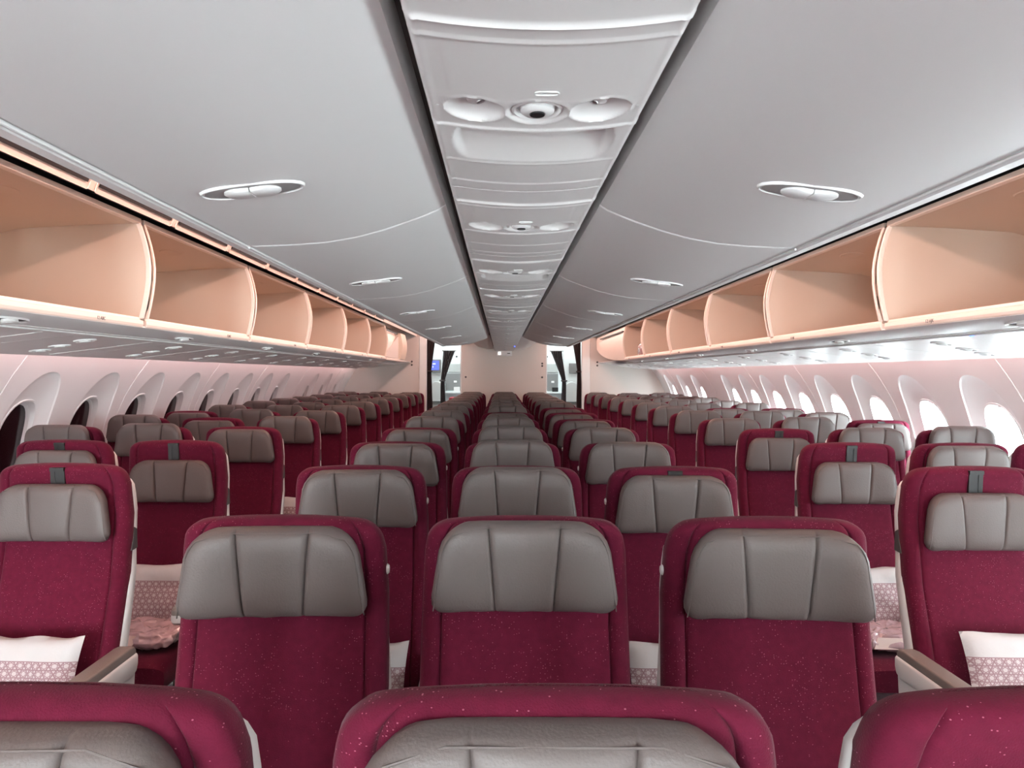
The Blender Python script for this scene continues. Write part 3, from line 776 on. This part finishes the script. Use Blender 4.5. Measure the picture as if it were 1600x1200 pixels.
def headrest_mesh(var=0):
    mb = MB(); H = 0.176; rings = []
    rnd = random.Random(var)
    s0 = 0.375; wob = [rnd.uniform(-1, 1) for _ in range(8)]
    from mathutils import noise
    NV = [0, 0.008, 0.025, 0.06, 0.12] + [0.2+0.1*i for i in range(7)] + [0.87, 0.92, 0.955, 0.98, 0.993, 1.0]
    for v in NV:
        z = -H + H*v
        w = 0.187 - 0.028*v
        rb, rt = 0.035, 0.055
        db, dt = H*v, H*(1-v)
        if db < rb: w = w-rb+math.sqrt(max(0, rb*rb-(rb-db)**2))
        if dt < rt: w = w-rt+math.sqrt(max(0, rt*rt-(rt-dt)**2))
        tf = (1-abs(2*v-1)**6)**(1/3.2) if 0 < v < 1 else 0.0
        tf = max(tf, 0.06)
        F = []
        sx = (0.056 + 0.014*v)
        xs = [0, 0.25, 0.5, 0.75, 0.88, 0.95]
        pos = [x*(sx-0.004) for x in (0, .3, .6, .85)] + [sx-0.004, sx-0.0015, sx, sx+0.0015, sx+0.004, sx+0.01] + [sx+0.01+(w-sx-0.01)*q for q in (0.2, 0.4, 0.6, 0.75, 0.85, 0.92, 0.965, 0.99, 1.0)]
        allx = [-p for p in pos[:0:-1]] + pos
        for x in allx:
            ax = abs(x)/w
            e = (1-min(1, ax)**5)**(1/4)
            d = abs(abs(x)-sx)
            puff = 0.0045*math.cos(min(1, abs(x)/sx)*PI/2) if abs(x) < sx else 0.0045*math.sin(min(1, (abs(x)-sx)/(w-sx))*PI)**0.6
            groove = 0.0065*math.exp(-(d/0.0022)**2)
            # wrinkles gathering at the seams towards the lower edge
            wr = 0.0017*noise.noise(Vector((x*45+var*7, z*10, var)))*(1+1.2*math.exp(-(d/0.02)**2))*(0.6 + (0.8 if (v < 0.2 or v > 0.9) else 0))
            wing = -0.016*max(0, (abs(x)-0.09)/0.08)**1.6
            F.append((x, -0.034*tf*e - puff*tf + groove*tf + wr*tf + wing, z + 0.0016*noise.noise(Vector((x*30, var*3, v)))))
        B = [(u*w, 0.026*tf*(1-abs(u)**4)**0.25 - 0.016*max(0, (abs(u)*w-0.09)/0.08)**1.6, z) for u in (0.95, 0.7, 0.35, 0, -0.35, -0.7, -0.95)]
        rings.append(F+B)
    mb.loft(rings)
    return mb.mesh('headrest', M_LEA, ang=60)
def piping_mesh(var=0):
    # stitched edge running round the top and sides of the headrest front
    mb = MB(); H = 0.176; pts = []
    for v in [0.06+0.06*i for i in range(15)]:
        w = 0.187-0.028*v; dt = H*(1-v)
        if dt < 0.055: w = w-0.055+math.sqrt(max(0, 0.055**2-(0.055-dt)**2))
        pts.append((w*0.955, v))
    path = [(-x, v) for x, v in pts] + [(x, 0.965) for x in (-0.09, -0.05, 0, 0.05, 0.09)] + [(x, v) for x, v in pts[::-1]]
    def yy(x, v):
        w = 0.187-0.028*v; tf = (1-abs(2*v-1)**6)**(1/3.2); e = (1-min(1, abs(x)/w)**5)**(1/4)
        return -0.034*tf*e-0.016*max(0, (abs(x)-0.09)/0.08)**1.6-0.0015*tf
    mb.tube([(x, yy(x, v), -H+H*v) for x, v in path], 0.0013, 5)
    return mb.mesh('headrest_piping', M_LEA)
def cushion_mesh():
    mb = MB(); rings = []
    for i in range(13):
        t = i/12; y = -0.55 + 0.47*t
        e = min(t, 1-t); k = 1-(1-min(1, e/0.12))**2*0.35
        zt = 0.435 - 0.02*t; zb = 0.315
        R = []
        for j in range(24):
            a = 2*PI*j/24; c, s_ = math.cos(a), math.sin(a)
            R.append((0.208*math.copysign(abs(c)**0.3, c), y, (zt+zb)/2 + (zt-zb)/2*k*math.copysign(abs(s_)**0.5, s_)))
        rings.append(R)
    mb.loft(rings)
    return mb.mesh('seat_cushion', M_FAB, ang=60)
def arm_meshes():
    def sec(x0, x1, z0, z1, y, r=0.012):
        P = []
        for cx, cz, a0 in ((x1-r, z1-r, 0), (x0+r, z1-r, PI/2), (x0+r, z0+r, PI), (x1-r, z0+r, 1.5*PI)):
            P += [(cx+r*math.cos(a0+q*PI/6), y, cz+r*math.sin(a0+q*PI/6)) for q in range(4)]
        return P
    pad = MB(); rings = []
    for i, y in enumerate((-0.520, -0.515, -0.50, -0.3, -0.11, -0.085, -0.078)):
        k = (0.6, 0.85, 1, 1, 1, 0.85, 0.55)[i]
        rings.append(sec(-0.026, 0.026, 0.588, 0.588+0.026*k+0.004, y, 0.006))
    pad.loft(rings)
    body = MB(); rings = []
    for i, y in enumerate((-0.515, -0.505, -0.3, -0.10, -0.08, -0.074)):
        zb = (0.56, 0.55, 0.535, 0.525, 0.535, 0.55)[i]
        rings.append(sec(-0.030, 0.030, zb, 0.592, y, 0.010))
    body.loft(rings)
    sup_ = MB(); rings = []
    for z, y0, y1 in ((0.22, -0.40, -0.10), (0.35, -0.40, -0.10), (0.48, -0.34, -0.085), (0.53, -0.32, -0.080), (0.545, -0.30, -0.09)):
        rings.append([(-0.024, y0, z), (0.024, y0, z), (0.024, y1, z), (-0.024, y1, z)])
    sup_.loft(rings)
    lever = MB(); rings = []
    for z, y, h in ((0.56, -0.095, 0.010), (0.60, -0.070, 0.010), (0.63, -0.050, 0.009), (0.66, -0.035, 0.004)):
        rings.append([(-0.012, y-h, z), (0.012, y-h, z), (0.012, y+h, z), (-0.012, y+h, z)])
    lever.loft(rings)
    return (pad.mesh('armrest_pad', M_PAD), body.mesh('armrest', M_SHELL), sup_.mesh('armrest_support', M_SHELL), lever.mesh('armrest_hinge', M_SHELL))
def leg_mesh():
    mb = MB(); mb.loft([[(x, y, z) for x, y in ((-0.02, a), (0.02, a), (0.02, b), (-0.02, b))] for z, a, b in ((0.0, -0.50, -0.44), (0.16, -0.40, -0.32), (0.32, -0.34, -0.22))])
    mb.loft([[(x, y, z) for x, y in ((-0.02, a), (0.02, a), (0.02, b), (-0.02, b))] for z, a, b in ((0.0, -0.14, -0.08), (0.16, -0.24, -0.18), (0.32, -0.34, -0.22))])
    return mb.mesh('leg', M_METAL, smooth=False)
def bracket_meshes():
    a = MB(); a.box(-0.022, -0.006, -0.075, -0.008, 0.004, 0); a.box(0.008, -0.006, -0.075, 0.022, 0.004, 0); a.box(-0.022, -0.010, -0.008, 0.022, 0.004, 0.004)
    b = MB(); b.box(-0.0079, -0.0045, -0.075, 0.0079, 0.004, -0.0085)
    return a.mesh('headrest_slider', M_SLD, smooth=False), b.mesh('slider_slot', M_DARK, smooth=False)
def hook_mesh():
    mb = MB(); mb.lathe([(0, 0.008), (0.008, 0.007), (0.011, 0.003), (0.012, 0)], None, 14)
    return mb.mesh('coat_hook', M_TRIM)
ME_BACK, ME_SHELL, ME_INSET, ME_CUSH = backrest_mesh(), shell_mesh(), side_patch_mesh(), cushion_mesh()
ME_HEAD = [headrest_mesh(i) for i in range(5)]; ME_PIPE = piping_mesh()
ME_ARM = arm_meshes(); ME_LEG = leg_mesh(); ME_BRK = bracket_meshes(); ME_HOOK = hook_mesh()
def arm(o, x, hinge=True):
    b = ob('armrest', ME_ARM[1], o); b.location = (x, 0, 0)
    ob('armrest_pad', ME_ARM[0], b); ob('armrest_support', ME_ARM[2], b)
seatno = 0
def seat(x, d, drop, arms, label, hook=0, tilt=0.0, small=False):
    global seatno
    seatno += 1
    o = empty('airplane_seat', (x, d, 0))
    ob('backrest', ME_BACK, o); ob('back_shell', ME_SHELL, o); ob('seat_cushion', ME_CUSH, o)
    if not small and abs(x) > 1 and abs(x) < 1.6:
        q = ob('side_inset', ME_INSET, o); q.scale.x = -1 if x > 0 else 1
    zt = ZT - drop; h = ob('headrest', ME_HEAD[seatno % 5], o)
    zm = zt - 0.088
    h.location = (random.uniform(-0.006, 0.006), ycen(zm) - lerp(TT, zm) - 0.022, zt)
    sl = -math.atan2(ycen(zt)-ycen(zt-0.15), 0.15)*0.6
    h.rotation_euler = (sl-0.02, 0, tilt + random.uniform(-0.02, 0.02))
    if not small: ob('headrest_piping', ME_PIPE, h)
    if not small and drop > 0.021:
        k = ob('headrest_slider', ME_BRK[0], o); k.location = (0, ycen(1.13)-0.040, 1.150); k.rotation_euler = (0.06, 0, 0)
        ob('slider_slot', ME_BRK[1], k)
    for i in arms: arm(o, (0.238 if abs(x) > 1.6 else 0.244)*i)
    if hook:
        k = ob('coat_hook', ME_HOOK, o); k.location = (hook*0.203, ycen(1.05)-0.005, 1.05); k.rotation_euler = (0, hook*PI/2, 0)
    for q in (-0.13, 0.13):
        l = ob('leg', ME_LEG, o); l.location = (q, 0, 0)
    tag(o, label, 'airplane seat', None)
    return o
def dword(drop):
    return 'raised' if drop < -0.004 else 'level' if drop < 0.03 else 'lowered'
D0, PITCH = 0.653, 0.787
cdrop = {(-1, 0): 0.019, (0, 0): 0.014, (1, 0): 0.065, (-1, 1): 0.016, (0, 1): 0.004, (1, 1): 0.018, (-1, 2): 0.010, (0, 2): 0.0, (1, 2): 0.024,
         (-1, 3): 0.006, (0, 3): -0.012, (1, 3): -0.004, (-1, 4): 0.008, (0, 4): -0.014, (1, 4): -0.006, (1, 5): 0.010, (1, 6): 0.014, (1, 7): 0.014, (-1, 5): -0.016, (0, 6): 0.006}
ctilt = {(-1, 1): 0.07, (1, 1): -0.05, (-1, 0): 0.03, (-1, 2): 0.04, (1, 2): -0.03}
CXC = {-1: 'left', 0: 'middle', 1: 'right'}
for k in range(14):
    for c in (-1, 0, 1):
        dr = cdrop.get((c, k), random.choice([-0.018, -0.014, -0.010]))
        lab = 'burgundy seat, %s grey headrest, centre block %s column, %snearest the camera' % (dword(dr), CXC[c], ORD[k])
        o = seat(0.488*c, D0+PITCH*k, dr, (-1, 1) if c == 0 else (c,), lab, hook=-c if k < 5 else 0, tilt=ctilt.get((c, k), 0), small=k > 8)
        o['group'] = 'seats of the centre block'
sdrop = {('L', 0, 2): 0.062, ('L', 0, 3): 0.082, ('L', 0, 4): 0.012, ('L', 1, 3): 0.042, ('L', 1, 5): 0.018, ('L', 2, 6): 0.012, ('L', 0, 5): -0.012,
         ('R', 0, 2): 0.080, ('R', 0, 3): 0.080, ('R', 0, 4): 0.048, ('R', 1, 3): 0.010, ('R', 2, 5): 0.022, ('R', 2, 7): 0.010, ('R', 1, 7): 0.008}
for side, s in (('L', -1), ('R', 1)):
    for c, xc in enumerate((1.437, 1.920, 2.402)):
        nm = ('aisle', 'middle', 'window')[c]
        ks = list(range(2 if c == 0 else 3, 14))
        if c == 2 and side == 'L': ks = ks[1:]
        for n, k in enumerate(ks):
            dr = sdrop.get((side, c, k), random.choice([-0.018, -0.014, -0.008]))
            d = D0 + PITCH*k + 0.03 + (0.06 if (side, c, k) == ('R', 2, 3) else 0)
            lab = 'burgundy seat, %s grey headrest, %s block %s column, %snearest the camera' % (dword(dr), 'left' if s < 0 else 'right', nm, ORD[n])
            arms = (-s,)
            o = seat(s*xc, d, dr, arms, lab, tilt=-s*0.0, small=k > 8)
            o['group'] = 'seats of the %s block' % ('left' if s < 0 else 'right')

# ================================================================== PILLOWS AND BLANKET BAGS
def pillow_mesh(seed):
    from mathutils import noise
    mb = MB(); n, m_ = 26, 20; W2, H2 = 0.175, 0.125
    F, B = [], []
    for j in range(m_+1):
        v = -1+2*j/m_
        for i in range(n+1):
            u = -1+2*i/n
            t = 0.042*((1-u**4)*(1-v**4))**0.55
            pin = 1-0.06*(1-abs(u)**2)*abs(v)**3; pinu = 1-0.05*(1-v*v)*abs(u)**3
            x, z = u*W2*pinu, v*H2*pin
            w = noise.noise(Vector((x*14+seed*5, z*14, 0)))*0.014*max(0.15, 1-abs(u)**6) + noise.noise(Vector((x*45, z*30+seed, 2)))*0.004
            F.append((x, -t+w*(t/0.042)*0.9, z + (0.008*noise.noise(Vector((x*12, seed*2.2, 0))) if v > 0.9 else 0))); B.append((x, t*0.5, z + (0.008*noise.noise(Vector((x*12, seed*2.2, 0))) if v > 0.9 else 0)))
    vs = F+B; N = (n+1)*(m_+1); fs = []
    for j in range(m_):
        for i in range(n):
            a = j*(n+1)+i; fs.append((a, a+1, a+n+2, a+n+1)); fs.append((N+a, N+a+n+1, N+a+n+2, N+a+1))
    for i in range(n): fs += [(i, N+i, N+i+1, i+1), (m_*(n+1)+i, m_*(n+1)+i+1, N+m_*(n+1)+i+1, N+m_*(n+1)+i)]
    for j in range(m_): fs += [(j*(n+1), (j+1)*(n+1), N+(j+1)*(n+1), N+j*(n+1)), (j*(n+1)+n, N+j*(n+1)+n, N+(j+1)*(n+1)+n, (j+1)*(n+1)+n)]
    mb.add(vs, fs); return mb.mesh('pillow', M_PIL, ang=70)
ME_PIL = [pillow_mesh(i) for i in range(3)]
PILS = [('L', 2, -1.437, 0, 0.0), ('L', 3, -1.437, 1, 0.0), ('L', 4, -1.437, 2, 0), ('L', 5, -1.437, 0, 0), ('R', 2, 1.437, 1, 0.02), ('R', 3, 1.437, 2, 0.0), ('R', 4, 1.437, 0, 0),
        ('C', 2, -0.488, 0, 0), ('C', 2, 0.488, 2, 0), ('C', 3, -0.488, 1, 0), ('C', 3, 0.488, 1, 0)]
nearn = {2: '', 3: 'second ', 4: 'third ', 5: 'fourth '}
for side, k, x, v, dz in PILS:
    d = D0+PITCH*k+(0.03 if side != 'C' else 0)
    p = ob('pillow', ME_PIL[v]); p.location = (x + (0.03 if (side, k) == ('R', 2) else 0), d-0.215, 0.565+dz); p.rotation_euler = (math.radians(-18), 0, 0.05*(v-1))
    col = {'L': 'left block aisle seat', 'R': 'right block aisle seat', 'C': 'centre block %s seat' % ('left' if x < 0 else 'right')}[side]
    row = {2: 'third row back', 3: 'fourth row back', 4: 'fifth row back', 5: 'sixth row back'}[k]
    tag(p, 'white pillow with pink lattice print on the %s, %s' % (col, row), 'pillow', 'patterned pillows on the seats')
for i, (side, k, x) in enumerate((('left', 3, -1.40), ('right', 3, 1.40))):
    d = D0+PITCH*k+0.03
    o = empty('blanket_bag', (x, d-0.37, 0.474))
    ob('wrapped_blanket', crumple('wrapped_blanket', 0.15, 0.11, 0.030, M_BAG, 11+i, 0.013, n=44), o)
    mb = MB(); mb.add([(-0.10, -0.113, -0.01), (0.02, -0.116, -0.012), (0.04, -0.10, 0.022), (-0.08, -0.10, 0.026), (-0.10, -0.110, -0.01), (0.02, -0.113, -0.012), (0.04, -0.097, 0.022), (-0.08, -0.097, 0.026)],
                      [(0, 1, 2, 3), (4, 7, 6, 5), (0, 4, 5, 1), (1, 5, 6, 2), (2, 6, 7, 3), (3, 7, 4, 0)]); mb.build('paper_tag', M_TAG, o, smooth=False)
    tag(o, 'shiny plastic bag with a folded blanket on the %s block seat beside the pillow' % side, 'blanket')
